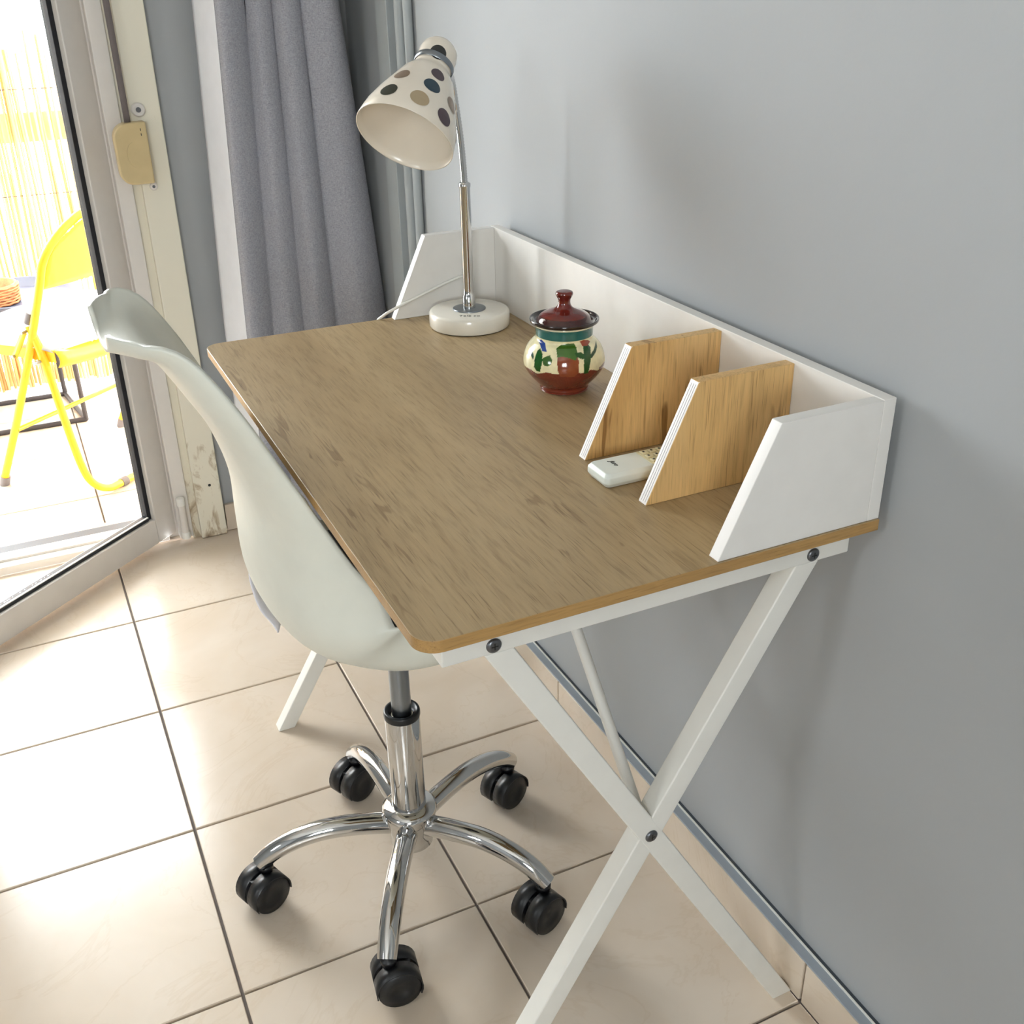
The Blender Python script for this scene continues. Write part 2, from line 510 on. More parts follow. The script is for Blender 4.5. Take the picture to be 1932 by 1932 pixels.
# ------------------------------------------------------------------ balcony door frame + leaf
fr = thing('trim_4', (-.47, 1.78, 0), None, None); tag(fr, kind='structure')
MB().box((-.500, 1.762, .002), (-.436, 1.79, 2.2)).build('jamb_cover', M['worn'], fr, bevel=.0025)
box('jamb_channel', (-.520, 1.778, .002), (-.500, 1.81, 2.2), M['worn'], fr)
MB().box((-.552, 1.770, .01), (-.518, 1.81, 2.2)).build('jamb_profile', M['frosted'], fr, bevel=.003)
box('jamb_inner', (-.575, 1.81, .0), (-.475, 1.90, 2.16), M['frosted'], fr, bevel=.002)
box('jamb_inner', (-1.35, 1.79, .0), (-1.29, 1.90, 2.16), M['frosted'], fr, bevel=.002)
box('head', (-1.32, 1.80, 2.09), (-.48, 1.90, 2.16), M['frosted'], fr, bevel=.002)
box('threshold', (-1.32, 1.795, .0), (-.575, 1.878, .022), M['frosted'], fr, bevel=.002)
box('track', (-1.32, 1.825, .022), (-.575, 1.835, .028), M['frosted'], fr)
box('drip_sill', (-1.32, 1.878, -.004), (-.475, 1.938, .010), M['sill'], fr, bevel=.002)
MB().lathe([(.0035, 0), (.0035, .001)], (-.462, 1.7615, .145), (0, -1, 0), 12).build('screw_hole', M['ink'], fr)

# open leaf: hinge line, direction into the room
HX, HY = -.572, 1.772
ld = Vector((-.76466754, -.64442498, 0)); ln = Vector((-.64442498, .76466754, 0))
lf = thing('door_1', (HX, HY, 0), None, None); tag(lf, kind='structure')
def lbox(name, s0, s1, z0, z1, t0, t1, m_, bev=.003):
    """box in leaf coordinates: s along the leaf, t through it (towards the room corner)"""
    b = MB(); o0 = Vector((-.58, 1.789, 0))
    pts = [o0 + ld * s + ln * t for s, t in ((s0, t0), (s1, t0), (s1, t1), (s0, t1))]
    b.prism([(q.x, q.y, z0) for q in pts], (0, 0, z1 - z0))
    return b.build(name, m_, lf, bevel=bev)
LW = .755
lbox('stile', -.045, .030, .012, 2.10, 0.0, .045, M['frosted'])
lbox('stile', LW - .075, LW, .012, 2.10, 0.0, .045, M['frosted'])
lbox('rail', .030, LW - .075, .012, .078, 0.0, .045, M['frosted'])
lbox('rail', .030, LW - .075, 2.03, 2.10, 0.0, .045, M['frosted'])
lbox('gasket', .030, .043, .078, 2.03, .012, .030, M['blackr'], .001)
lbox('gasket', LW - .091, LW - .075, .078, 2.03, .004, .034, M['blackr'], .001)
lbox('gasket', .043, LW - .091, .078, .086, .008, .030, M['blackr'], .001)
lbox('gasket', .043, LW - .091, .0862, .0880, .0085, .0135, M['frosted'], 0)
lbox('gasket', .046, LW - .091, 2.02, 2.03, .004, .034, M['blackr'], .001)
lbox('glass_pane', .046, LW - .091, .088, 2.02, .018, .022, M['glass'], 0)
hb = MB()
hz = MB().cyl((-.538, 1.758, .028), (-.538, 1.758, .125), .0085, 16).build('hinge', M['frosted'], fr, bevel=.001)
MB().cyl((-.538, 1.758, .020), (-.538, 1.758, .034), .0105, 16).build('hinge_cap', M['white'], hz, bevel=.001) if False else None
MB().lathe([(.0105, 0), (.0105, .016), (.008, .018)], (-.538, 1.758, .016), (0, 0, 1), 18).build('hinge_cap', M['white'], fr)
MB().lathe([(.0105, 0), (.0105, .018), (.008, .02)], (-.538, 1.758, .108), (0, 0, 1), 18).build('hinge_cap', M['white'], fr)

# shutter strap winder on the jamb
sw = thing('shutter_strap_winder', (-.50, 1.762, .96), 'beige plastic roller shutter strap winder screwed to the white door jamb', 'strap winder')
b = MB()
def winder():
    pts = []
    x0, x1, z0, z1 = -.5435, -.4755, .884, 1.010
    def arc(cx, cz, r, a0, a1, n=8):
        return [(cx + r * math.cos(math.radians(a0 + (a1 - a0) * k / n)), cz + r * math.sin(math.radians(a0 + (a1 - a0) * k / n))) for k in range(n + 1)]
    pts += arc(x0 + .030, z1 - .032, .031, 180, 90)
    pts += arc(x1 - .004, z1 - .004, .004, 90, 0, 4)
    pts += arc(x1 - .004, z0 + .004, .004, 0, -90, 4)
    pts += arc(x0 + .026, z0 + .026, .026, -90, -180)
    return pts
wp = winder()
b.prism([(x, 1.761, z) for x, z in wp], (0, -.034, 0))
b.build('case', M['beige'], sw, bevel=.006, bseg=4)
MB().tube([(-.507 + .016 * math.cos(t), 1.7268, .945 + .026 * math.sin(t)) for t in np.linspace(1.7, 4.6, 12)], .0006, 6, 1).build('raised_ring', M['beige'], sw)
for (x, z, r) in ((-.482, 1.031, .0145), (-.4765, .873, .0085)):
    MB().lathe([(r, 0), (r, .004), (r * .8, .0055)], (x, 1.7618, z), (0, -1, 0), 20).build('fixing_lug', M['frosted'], sw)
    MB().lathe([(r * .38, 0), (r * .38, .0012)], (x, 1.7562, z), (0, -1, 0), 14).build('screw', M['screw'], sw)
for z in (.995, .985):
    MB().box((-.489, 1.7262, z - .0025), (-.4875, 1.7272, z + .0025)).build('vent_slot', M['ink'], sw)
st = MB()
st.grid(40, 2, lambda a_, b_: (-.5165 + .013 * b_ - .006 * a_, 1.742 + .012 * a_, 1.008 + 1.5 * a_), True, .0012)
st = st.build('shutter_strap', M['strap'], loc=(-.515, 1.744, 1.008)); tag(st, 'grey brown webbing strap running down into the beige shutter winder', 'strap')

# ------------------------------------------------------------------ curtain
def curtain():
    zt, zb_ = 2.52, .015
    n = 150
    valleys_top = [-.345, -.256, -.203, -.145, -.060]
    valleys_bot = [-.374, -.279, -.210, -.135, -.010]
    def f(a, bb):
        z = zt + (zb_ - zt) * bb
        k = min(1.0, max(0.0, (1.24 - z) / .7)); k = k + max(0, (.54 - z)) * .3
        # a runs over 4 folds
        s = a * 4; i = min(3, int(s)); fr_ = s - i
        v0 = valleys_top[i] * (1 - k) + valleys_bot[i] * k
        v1 = valleys_top[i + 1] * (1 - k) + valleys_bot[i + 1] * k
        x = v0 + (v1 - v0) * (fr_ + .06 * math.sin(2 * PI * fr_ + .6 * z * (i + 1)))
        amp = (.036, .023, .027, .028)[i]
        y = 1.668 - .030 * a - amp * math.sin(PI * fr_) ** .75 + .003 * math.sin(9 * z + i * 2) * math.sin(PI * fr_)
        if i == 0:
            # the outer edge turns back towards the wall and catches the daylight
            y += .075 * max(0.0, 1 - fr_ * 2.6) ** 1.1
        if i == 3:
            y += .012 * max(0, fr_ - .55) / .45 + .006 * math.sin(PI * 2 * fr_)
        return (x, y, z)
    b = MB(); b.grid(n, 60, lambda a, q: f(.075 + .925 * a, q), True, .0012)
    c = MB(); c.grid(14, 60, lambda a, q: f(.075 * a, q), True, .0012)  # outer edge strip, its daylight put into the colour
    return b, c
cu = thing('curtain', (-.2, 1.67, 0.0), 'grey blue linen curtain hanging in soft folds beside the balcony door', 'curtain')
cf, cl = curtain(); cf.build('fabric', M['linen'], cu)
lo_ = cl.build('daylit_edge', M['daylit'], cu); lo_['label'] = 'curtain edge coloured white as if lit by daylight'
MB().tube([(-.36, 1.67, 2.53), (-.02, 1.67, 2.53)], .012, 14, 1).build('rail', M['white'], cu)
for x in (-.32, -.05):
    MB().box((x - .01, 1.66, 2.54), (x + .01, 1.68, 2.599)).build('bracket', M['white'], cu)

# ------------------------------------------------------------------ desk
GX = -.015; WD = .5246; L = .9608; H = .75; TP = .016; ZB = .7365
desk = thing('desk', (-.28, .48, 0), 'oak topped desk with white crossed metal legs and raised back panel against the grey wall', 'desk')
def rrect(x0, x1, y0, y1, r, n=8):
    """rounded only on the x0 corners"""
    pts = [(x1, y0), (x1, y1)]
    for k in range(n + 1):
        t = PI / 2 * k / n
        pts.append((x0 + r - r * math.sin(t), y1 - r + r * math.cos(t)))
    for k in range(n + 1):
        t = PI / 2 * k / n
        pts.append((x0 + r - r * math.cos(t), y0 + r - r * math.sin(t)))
    return pts
rp = rrect(GX - WD, GX, 0, L, .024)
tb = MB(); tb.prism([(x, y, ZB) for x, y in rp], (0, 0, H - ZB))
top = tb.build('desktop', M['wood'], desk, bevel=.0012, bseg=2)
top.data.materials.append(M['woodedge'])
for p_ in top.data.polygons:
    if abs(p_.normal.z) < .5: p_.material_index = 1
# upstand
hp = .1371
def trap(y, db, dt, h, name, mt, m2):
    x0, x1, x2 = GX - db, GX - dt, GX - TP
    b_ = MB(); b_.prism([(x0, y, H), (x1, y, H + h), (x2, y, H + h), (x2, y, H)], (0, TP, 0))
    o = b_.build(name, mt, desk, bevel=.0008, bseg=1)
    o.data.materials.append(m2)
    for p_ in o.data.polygons:
        if p_.normal.x < -.5: p_.material_index = 1
    return o
bp = box('back_panel', (GX - TP, .0023, H), (GX, L - .0023, H + hp), M['melamine'], desk, bevel=.0008)
trap(.0023, .2073, .1438, hp - .0008, 'end_panel', M['melamine'], M['edge'])
trap(L - .0023 - TP, .2073, .1438, hp - .0008, 'end_panel', M['melamine'], M['edge'])
for y in (.1413, .2786):
    o = trap(y, .2043, .1432, .1335, 'divider', M['woodz'], M['edge']); o['label'] = 'oak divider with white ply front edge'
    nrm_pts = []
    # ply lines along the slanted front edge
    x0, x1 = GX - .2043, GX - .1432
    dv = Vector((x1 - x0, 0, .1335)).normalized(); nv = Vector((-dv.z, 0, dv.x))
    pl = MB()
    for q in (.0035, .0072, .011):
        a_ = Vector((x0, y + q, H)) + dv * .003 + nv * .0001; e_ = Vector((x1, y + q, H + .1335)) - dv * .004 + nv * .0001
        pl.prism([a_, e_, e_ + Vector((0, .0005, 0)), a_ + Vector((0, .0005, 0))], nv * .0002)
    pl.build('ply_line', mat('ply_line', (170, 168, 172), .6), o)
    # the wood top edge
# metal frame
def bar_poly(p0, p1, wdt, zcut0=None, zcut1=None):
    """parallelogram in xz for a bar whose ends are cut level"""
    hx = wdt / 2
    return [(p0[0] - hx, p0[1]), (p1[0] - hx, p1[1]), (p1[0] + hx, p1[1]), (p0[0] + hx, p0[1])]
def xframe(y0, y1, near):
    xa, xb = -.4595, -.0836; zt = .7055
    xc, zc = -.27155, .3964
    sl = (xa - xc) / (.7151 - zc)          # dx/dz of leg a
    wx = .0315
    la = [(xc + sl * (zt - zc), zt), (xc - sl * zc, 0)]
    lb = [(xc - sl * (zt - zc), zt), (xc + sl * zc, 0)]
    e = .0003
    pa = bar_poly(la[1], la[0], wx)
    MB().prism([(x, y0, z) for x, z in pa], (0, y1 - y0, 0)).build('leg', M['white'], desk, bevel=.002)
    pb = bar_poly(lb[1], lb[0], wx)
    MB().prism([(x, y0 + e, z) for x, z in pb], (0, y1 - y0 - 2 * e, 0)).build('leg', M['white'], desk, bevel=.002)
    MB().box((-.512, y0, zt - .0005), (-.034, y1, ZB)).build('rail', M['white'], desk, bevel=.0015)
    ys_ = y0 if near else y1
    dr = (0, -1, 0) if near else (0, 1, 0)
    for x, z in ((xa, .7145), (xb, .7145), (xc, zc)):
        o = MB().lathe([(.0078, 0), (.0078, .0012), (.0058, .0028), (.0042, .0030)], (x, ys_, z), dr, 22).build('bolt', M['screw'], desk)
        s_ = MB(); yy = ys_ - .0032 if near else ys_ + .0030
        s_.box((x - .0035, yy, z - .0006), (x + .0035, yy + .0002, z + .0006)).box((x - .0006, yy, z - .0035), (x + .0006, yy + .0002, z + .0035))
        s_.build('slot', M['ink'], o)
xframe(.020, .047, True)
xframe(.908, .935, False)
# braces from each crossing up to the underside of the top
for ya, yb in ((.050, .355), (.905, .600)):
    MB().tube([(-.272, ya, .412), (-.272, yb, .735)], .0068, 12, 1).build('brace', M['white'], desk)
box('long_rail', (-.285, .047, .7255), (-.259, .908, ZB), M['white'], desk)

# ------------------------------------------------------------------ lamp
LX, LY = -.120, .855
lamp = thing('desk_lamp', (LX, LY, H), 'ivory desk lamp with spotted shade and chrome gooseneck in the desk corner', 'lamp')
MB().lathe([(.0635, 0), (.0645, .0015)], (LX, LY, H), seg=48).build('foot_ring', M['blackr'], lamp)
MB().lathe([(.0655, .0015), (.0672, .004), (.0672, .0235), (.0655, .0268), (.062, .0282), (0, .0285)], (LX, LY, H), seg=64).build('base', M['ceram'], lamp)
MB().lathe([(.0275, .0284), (.0275, .0300), (.026, .0304), (.0, .0304)], (LX, LY, H), seg=48).build('base_disc', M['steel'], lamp)
MB().lathe([(.0105, .0304), (.0105, .050), (.0092, .052), (.0086, .060), (.0086, .224), (.0094, .226), (.0094, .231), (.006, .233)], (LX, LY, H), seg=24).build('pole', M['chrome'], lamp)
# shade frame
cap = Vector((-.168, .800, 1.188)); nn = Vector((-.566457, -.428205, -.704107)).normalized()
hosep = [(LX, LY, .978), (LX - .001, LY + .001, 1.01), (LX - .003, LY + .003, 1.05), (LX - .008, LY + .004, 1.095), (LX - .018, LY - .006, 1.135), tuple(cap + nn * .040 + Vector((.020, .012, -.004)))]
# rings on the hose
path = []
P_ = [Vector(p) for p in hosep]
for i in range(len(P_) - 1):
    g_ = lambda k: P_[max(0, min(len(P_) - 1, k))]
    for j in range(18):
        t = j / 18; p0, p1, p2, p3 = g_(i - 1), g_(i), g_(i + 1), g_(i + 2)
        path.append(0.5 * ((2 * p1) + (-p0 + p2) * t + (2 * p0 - 5 * p1 + 4 * p2 - p3) * t * t + (-p0 + 3 * p1 - 3 * p2 + p3) * t ** 3))
path.append(P_[-1])
MB().tube(path, [.0056 if k % 2 else .0047 for k in range(len(path))], 12, 1).build('gooseneck', M['chrome'], lamp)
prof = [(.0, .000), (.010, .001), (.019, .005), (.0255, .013), (.0278, .023), (.0275, .034), (.0270, .044), (.0268, .048), (.0275, .0515), (.0325, .057), (.0390, .067),
        (.0445, .080), (.0525, .099), (.0580, .112), (.0630, .126), (.0670, .138), (.0695, .150), (.0715, .163)]
prof2 = [(r - .0016, h + .0012) for k, (r, h) in enumerate(prof) if k >= 8][::-1]
sh = MB().lathe(prof + [(.0712, .1642)] + [(max(r, .001), min(h, .1638)) for r, h in prof2], cap, nn, 72, cap=False)
shade = sh.build('shade', M['shade'], lamp)
MB().lathe([(.0284, .036), (.0292, .037), (.0292, .044), (.0284, .045)], cap, nn, 48, cap=False).build('neck_band', M['steel'], lamp)
# inner holder and bulb
MB().lathe([(.0255, .050), (.0255, .056), (.016, .060), (.0125, .072)], cap, nn, 32).build('bulb_holder', M['ceram'], lamp)
MB().lathe([(.011, .070), (.016, .080), (.021, .094), (.0200, .106), (.013, .114), (.0, .117)], cap, nn, 28, cap=False).build('bulb', M['bulb'], lamp)
# printed spots, thin discs that follow the shade
ax_ = nn
toCam = (Vector(cam.location) if False else Vector((-.788, -.733, 1.271))) - cap
e1 = (toCam - ax_ * toCam.dot(ax_)).normalized(); e2 = ax_.cross(e1)
def rad_at(h):
    for (r0, h0), (r1, h1) in zip(prof, prof[1:]):
        if h0 <= h <= h1: return r0 + (r1 - r0) * (h - h0) / max(1e-9, h1 - h0)
    return .0715
def spot(h, ang, R, col, name='spot'):
    b_ = MB(); vs = []; n1, n2 = 5, 24
    vs.append((0, 0))
    for i in range(1, n1 + 1):
        for k in range(n2):
            t = 2 * PI * k / n2; vs.append((R * i / n1 * math.cos(t), R * i / n1 * math.sin(t)))
    P3 = []
    rc = rad_at(h)
    for a_, c_ in vs:
        hh = h + a_ * .93; r_ = rad_at(hh) + .0004; th = ang + c_ / rc
        P3.append(cap + ax_ * hh + (e1 * math.cos(th) + e2 * math.sin(th)) * r_)
    fs = [(0, 1 + k, 1 + (k + 1) % n2) for k in range(n2)]
    for i in range(n1 - 1):
        for k in range(n2):
            k2 = (k + 1) % n2
            fs.append((1 + i * n2 + k, 1 + (i + 1) * n2 + k, 1 + (i + 1) * n2 + k2, 1 + i * n2 + k2))
    b_.add(P3, fs, True)
    return b_.build(name, col, shade)
sp_dark = mat('spot_charcoal', (46, 46, 44), .3); sp_green = mat('spot_dark_green', (50, 52, 40), .3); sp_teal = mat('spot_navy', (8, 46, 62), .3)
sp_plum = mat('spot_plum', (70, 54, 62), .3); sp_taupe = mat('spot_taupe', (134, 116, 98), .3); sp_sand = mat('spot_sand', (168, 150, 120), .3)
SPOTS = [(.036, .053, .0118, sp_dark), (.078, -.222, .0105, sp_plum), (.105, -.144, .0125, sp_teal), (.138, .020, .0135, sp_sand), (.101, .72, .0115, sp_taupe),
         (.138, .70, .0125, sp_green), (.141, -.607, .0130, sp_plum), (.108, -.85, .012, sp_taupe), (.13, -1.45, .013, sp_teal), (.11, 3.0, .012, sp_dark), (.13, 2.2, .013, sp_sand), (.10, 1.6, .012, sp_teal), (.145, -2.6, .013, sp_plum)]
for h, a_, r_, c_ in SPOTS: spot(h, a_, r_, c_)
rdir = Vector((.8822, -.4708, 0)); fdir = Vector((.4708, .8822, 0))
wm = Matrix((rdir, fdir, Vector((0, 0, 1)))).transposed().to_4x4(); wm.translation = Vector((LX, LY, H + .0283)) - fdir * .0425 + rdir * .004
text('lettering', 'Tele co', .0115, M['ink'], lamp, wm)
# cable
MB().tube([(LX + .01, LY + .068, H + .006), (-.075, .9395, .800), (-.096, .9385, .811), (-.169, .9375, .790), (-.223, .940, .770), (-.240, .952, .757), (-.247, .966, .742), (-.250, .972, .70), (-.245, .985, .45), (-.20, 1.0, .10)],
          .0025, 8, 6).build('cable', M['white'], lamp)

# ------------------------------------------------------------------ jar
JX, JY = -.122, .515
jar = thing('ceramic_jar', (JX, JY, H), 'painted ceramic jar with cactus scene, brown base and teal neck, beside the oak divider', 'jar')
N = NT('painted_glaze')
at = N.n('ShaderNodeAttribute'); at.attribute_name = 'paint'
vv = N.coords(); nz = N.noise(vv, 90, 3)
N.l(N.mix(at.outputs['Color'], N.ramp(nz, [(.3, (.8, .8, .8)), (.7, (1.12, 1.12, 1.12))]), .6, 'MULTIPLY'), N.p.inputs['Base Color'])
N.p.inputs['Roughness'].default_value = .12; N.p.inputs['Coat Weight'].default_value = .6; N.p.inputs['Coat Roughness'].default_value = .03
M['glaze'] = N.m
def smoothprof(pr, n):
    out = []
    P2 = [Vector((a_, b_, 0)) for a_, b_ in pr]
    for i in range(len(P2) - 1):
        g_ = lambda k: P2[max(0, min(len(P2) - 1, k))]
        for j in range(n):
            t = j / n; p0, p1, p2, p3 = g_(i - 1), g_(i), g_(i + 1), g_(i + 2)
            q_ = 0.5 * ((2 * p1) + (-p0 + p2) * t + (2 * p0 - 5 * p1 + 4 * p2 - p3) * t * t + (-p0 + 3 * p1 - 3 * p2 + p3) * t ** 3)
            out.append((max(q_.x, 1e-4), q_.y))
    out.append(pr[-1]); return out
def lathe_painted(pr, n, seg, paint, name, parent, org):
    pp = smoothprof(pr, n)
    b_ = MB(); b_.lathe(pp, org, (0, 0, 1), seg, True, False)
    o = b_.build(name, M['glaze'], parent)
    me = o.data
    ca = me.color_attributes.new('paint', 'FLOAT_COLOR', 'POINT')
    base = worigin(parent) - Vector(org)
    buf = np.empty(len(me.vertices) * 4, dtype=np.float32)
    for k, v_ in enumerate(me.vertices):
        q_ = v_.co + base
        th = math.atan2(q_.x * (.8822) + q_.y * (-.4708), -(q_.x * .4708 + q_.y * .8822))
        c_ = lin(paint(th, math.hypot(q_.x, q_.y), q_.z)); buf[4 * k:4 * k + 4] = c_
    ca.data.foreach_set('color', buf)
    return o
def inpoly(x, y, pts):
    c_ = False; n = len(pts)
    for i in range(n):
        x1, y1 = pts[i]; x2, y2 = pts[i - 1]
        if (y1 > y) != (y2 > y) and x < (x2 - x1) * (y - y1) / (y2 - y1) + x1: c_ = not c_
    return c_
hut = [(815, 1230), (1130, 1230), (1160, 1300), (1160, 1480), (1080, 1550), (960, 1540), (860, 1530), (820, 1430)]
roof = [(800, 1120), (880, 1075), (980, 1058), (1080, 1062), (1120, 1120), (1140, 1200), (1110, 1290), (1000, 1245), (900, 1225), (815, 1240)]
roof2 = [(1090, 1180), (1190, 1180), (1240, 1220), (1250, 1290), (1190, 1270), (1120, 1240)]
cac = [(1225, 1110), (1300, 1105), (1345, 1150), (1350, 1300), (1335, 1400), (1310, 1520), (1240, 1520), (1240, 1300), (1235, 1200)]
cacr = [(1340, 1250), (1400, 1190), (1440, 1120), (1455, 1180), (1430, 1240), (1370, 1290), (1340, 1300)]
flw = [(1170, 1045), (1230, 1035), (1300, 1060), (1340, 1090), (1300, 1120), (1215, 1115), (1190, 1080)]
leafL = [(440, 1440), (455, 1300), (500, 1190), (545, 1150), (580, 1210), (580, 1310), (560, 1400), (540, 1500), (480, 1490)]
lobe = [(575, 1280), (640, 1240), (700, 1215), (735, 1280), (720, 1350), (660, 1385), (590, 1370)]
blue = [(505, 1080), (560, 1045), (620, 1080), (650, 1180), (570, 1180), (545, 1120)]
farL = [(330, 1050), (380, 960), (430, 930), (430, 1040), (360, 1090)]
farR = [(1440, 1050), (1500, 1050), (1560, 1100), (1560, 1140), (1500, 1120)]
farL2 = [(380, 1200), (410, 1170), (440, 1290), (430, 1340), (390, 1290)]
def paint_body(th, r, z):
    if z > .0935: return (232, 226, 196)
    if .0795 < z: return (34, 104, 100)
    back = abs(th) > PI / 2
    if back: th = math.copysign(PI - abs(th), th)
    zx = 925 + r * math.sin(th) / 8.53e-5
    zy = 1500 - (z - .039) / .0086 * 100
    if zy > 1900: return (120, 48, 34)
    for pol, col in ((flw, (150, 62, 30)), (cac, (26, 74, 22)), (cacr, (28, 66, 26)), (roof2, (34, 80, 20)), (roof, (62, 104, 28)), (hut, (136, 66, 38)),
                     (leafL, (14, 78, 22)), (lobe, (52, 92, 30)), (blue, (24, 62, 140)), (farL, (30, 80, 48)), (farR, (50, 92, 74)), (farL2, (30, 70, 50))):
        if inpoly(zx, zy, pol): return col
    edge = .0395 + .0022 * math.sin(3 * th + 1.0) + .0015 * math.sin(11 * th) + (.004 if th > 1.0 else 0)
    if z < edge: return (122, 52, 34) if int(z * 900 + 2 * math.sin(5 * th)) % 2 else (112, 44, 30)
    return (236, 228, 186)
body = [(.0, .0008), (.031, .0005), (.0335, .0015), (.0345, .004), (.0350, .008), (.0400, .0130), (.0480, .0220), (.0540, .0305), (.0572, .040), (.0560, .052), (.0515, .063), (.0455, .0705),
        (.0405, .0745), (.0395, .0775), (.0398, .081), (.0400, .088), (.0405, .091), (.0420, .0940), (.0410, .0962), (.036, .0962)]
lathe_painted(body, 11, 380, paint_body, 'body', jar, (JX, JY, H))
def paint_lid(th, r, z):
    if r > .040: return (34, 18, 16)
    if r < .040 and z > .1: return (104, 30, 20) if z > .106 else (62, 20, 16)
    return (60, 22, 18)
lid = [(.034, .0925), (.040, .0955), (.0465, .0970), (.0482, .0995), (.0478, .1022), (.0455, .1016), (.0420, .0985), (.0385, .0995), (.034, .1055), (.026, .1105), (.0165, .1140), (.0112, .1170),
       (.0085, .1220), (.0086, .1275), (.0112, .1325), (.0120, .1360), (.0095, .1388), (.0, .1395)]
lid_o = lathe_painted(lid, 4, 90, paint_lid, 'lid', jar, (JX, JY, H))

# ------------------------------------------------------------------ remote control
rem = thing('remote_control', (-.18, .22, H), 'small white remote control lying between the two oak dividers', 'remote control')
ra = Vector((.996, -.005, 0)).normalized()   # along
rb = Vector((-ra.y, ra.x, 0))
rO = Vector((-.2385, .2185, H + .0005))
def rpt(s, t, z): return tuple(rO + ra * s + rb * t + Vector((0, 0, z)))
b = MB()
ol = []
for cx, cy, a0 in ((.150 - .006, .024 - .006, 0), (.006, .024 - .006, 90), (.006, -.024 + .006, 180), (.150 - .006, -.024 + .006, 270)):
    for k in range(5):
        t = math.radians(a0 + 22.5 * k); ol.append((cx + .006 * math.cos(t), cy + .006 * math.sin(t)))
lev = [(.0, .004), (.006, .0), (.013, .0), (.0175, .0035)]
vs = []
n = len(ol)
for z, ins in lev:
    for x, y in ol:
        xx = .075 + (x - .075) * (1 - ins / .075); yy = y * (1 - ins / .024); vs.append(rpt(xx, yy, z))
fs = [tuple(range(n - 1, -1, -1)), tuple(range(3 * n, 4 * n))]
for i in range(3):
    for k in range(n): fs.append((i * n + k, i * n + (k + 1) % n, (i + 1) * n + (k + 1) % n, (i + 1) * n + k))
b.add(vs, fs, True); b.build('case', M['remote'], rem, bevel=.001)
pl = MB(); pl.prism([rpt(.064, -.019, .0176), rpt(.145, -.019, .0176), rpt(.145, .019, .0176), rpt(.064, .019, .0176)], (0, 0, .0005)); pl.build('key_panel', M['key'], rem)
for i in range(7):
    for j in range(3):
        s0 = .067 + i * .0108; t0 = -.0165 + j * .0118
        k_ = MB(); k_.prism([rpt(s0, t0, .018), rpt(s0 + .0075, t0, .018), rpt(s0 + .0075, t0 + .0088, .018), rpt(s0, t0 + .0088, .018)], (0, 0, .0022))
        ko = k_.build('key', M['key'], rem, bevel=.0008, bseg=2)
        MB().prism([rpt(s0 + .002, t0 + .003, .0202), rpt(s0 + .0045, t0 + .003, .0202), rpt(s0 + .0045, t0 + .0062, .0202), rpt(s0 + .002, t0 + .0062, .0202)], (0, 0, .0001)).build('mark', M['ink'], ko)
# lettering reads across the remote's width
tx = -rb; ty = ra
wm = Matrix((tx, ty, Vector((0, 0, 1)))).transposed().to_4x4(); wm.translation = Vector(rpt(.026, .004, .0176))
text('lettering', 'Juro', .0085, M['ink'], rem, wm, shear=.4)

# ------------------------------------------------------------------ swivel chair
CX, CY = -.416, .462
ch = thing('swivel_chair', (CX, CY, 0), 'white shell swivel chair on a five legged chrome base pushed under the desk', 'chair')
# column
MB().lathe([(.0258, .140), (.0258, .313), (.0250, .315)], (CX, CY, 0), seg=36).build('column', M['chrome'], ch)
MB().lathe([(.0262, .312), (.0268, .315), (.0266, .321), (.0258, .323), (.0215, .323), (.0195, .318), (.0160, .316)], (CX, CY, 0), seg=36, cap=False).build('collar', M['blackp'], ch)
MB().lathe([(.0145, .300), (.0145, .440)], (CX, CY, 0), seg=28).build('gas_lift', M['steel'], ch)
MB().box((CX - .06, CY - .02, .430), (CX + .06, CY + .10, .4370)).build('mounting_plate', M['blackp'], ch, bevel=.004)
MB().lathe([(.028, .070), (.033, .074), (.034, .100), (.0385, .118), (.0420, .134), (.0415, .140), (.036, .1455), (.0265, .1475)], (CX, CY, 0), seg=40).build('hub', M['chrome'], ch)
# caster prototype (local coords: pivot at origin top, z up)
def caster_meshes():
    """twin wheel caster about the stem axis; wheel axle along local x, trailing towards +y"""
    ay, az, R = .009, .0315, .0305
    hood = MB()
    # hood: shell over the top/back half, two drums
    for x0, x1 in ((-.0265, -.003), (.003, .0265)):
        pts = []
        for k in range(17):
            t = math.radians(-25 + 215 * k / 16)
            pts.append((x0, ay + (R + .0022) * math.cos(t), az + (R + .0022) * math.sin(t)))
        for k in range(16, -1, -1):
            t = math.radians(-25 + 215 * k / 16)
            pts.append((x0, ay + (R + .0004) * math.cos(t), az + (R + .0004) * math.sin(t)))
        nn_ = 17
        vs = pts + [(x1, y, z) for _, y, z in pts]
        fs = []
        m_ = len(pts)
        for k in range(m_):
            k2 = (k + 1) % m_; fs.append((k, k2, k2 + m_, k + m_))
        for k in range(16):
            a_, b__, c_, d_ = k, k + 1, m_ - 2 - k, m_ - 1 - k
            fs.append((a_, b__, c_, d_)); fs.append((a_ + m_, d_ + m_, c_ + m_, b__ + m_))
        hood.add(vs, fs, True)
    hood.lathe([(.0095, 0.030), (.0095, .066), (.0115, .066), (.0115, .074), (.006, .074), (.0045, .084)], (0, 0, 0), (0, 0, 1), 18)
    hood.box((-.003, -.004, .018), (.003, ay + .02, .058))
    wh = MB(); wh.lathe([(.022, 0), (R - .001, .001), (R, .003), (R, .0195), (R - .001, .0215), (.013, .0222), (.011, .021), (.0, .021)], (0, 0, 0), (1, 0, 0), 28)
    return hood, wh, (ay, az)
hood, wheel, (ay, az) = caster_meshes()
h_o = hood.build('caster', M['blackp'], ch, local=True)
hood_me = h_o.data
w_o = wheel.build('wheel', M['blackp'], h_o, local=True); wheel_me = w_o.data
bpy.data.objects.remove(w_o); bpy.data.objects.remove(h_o)
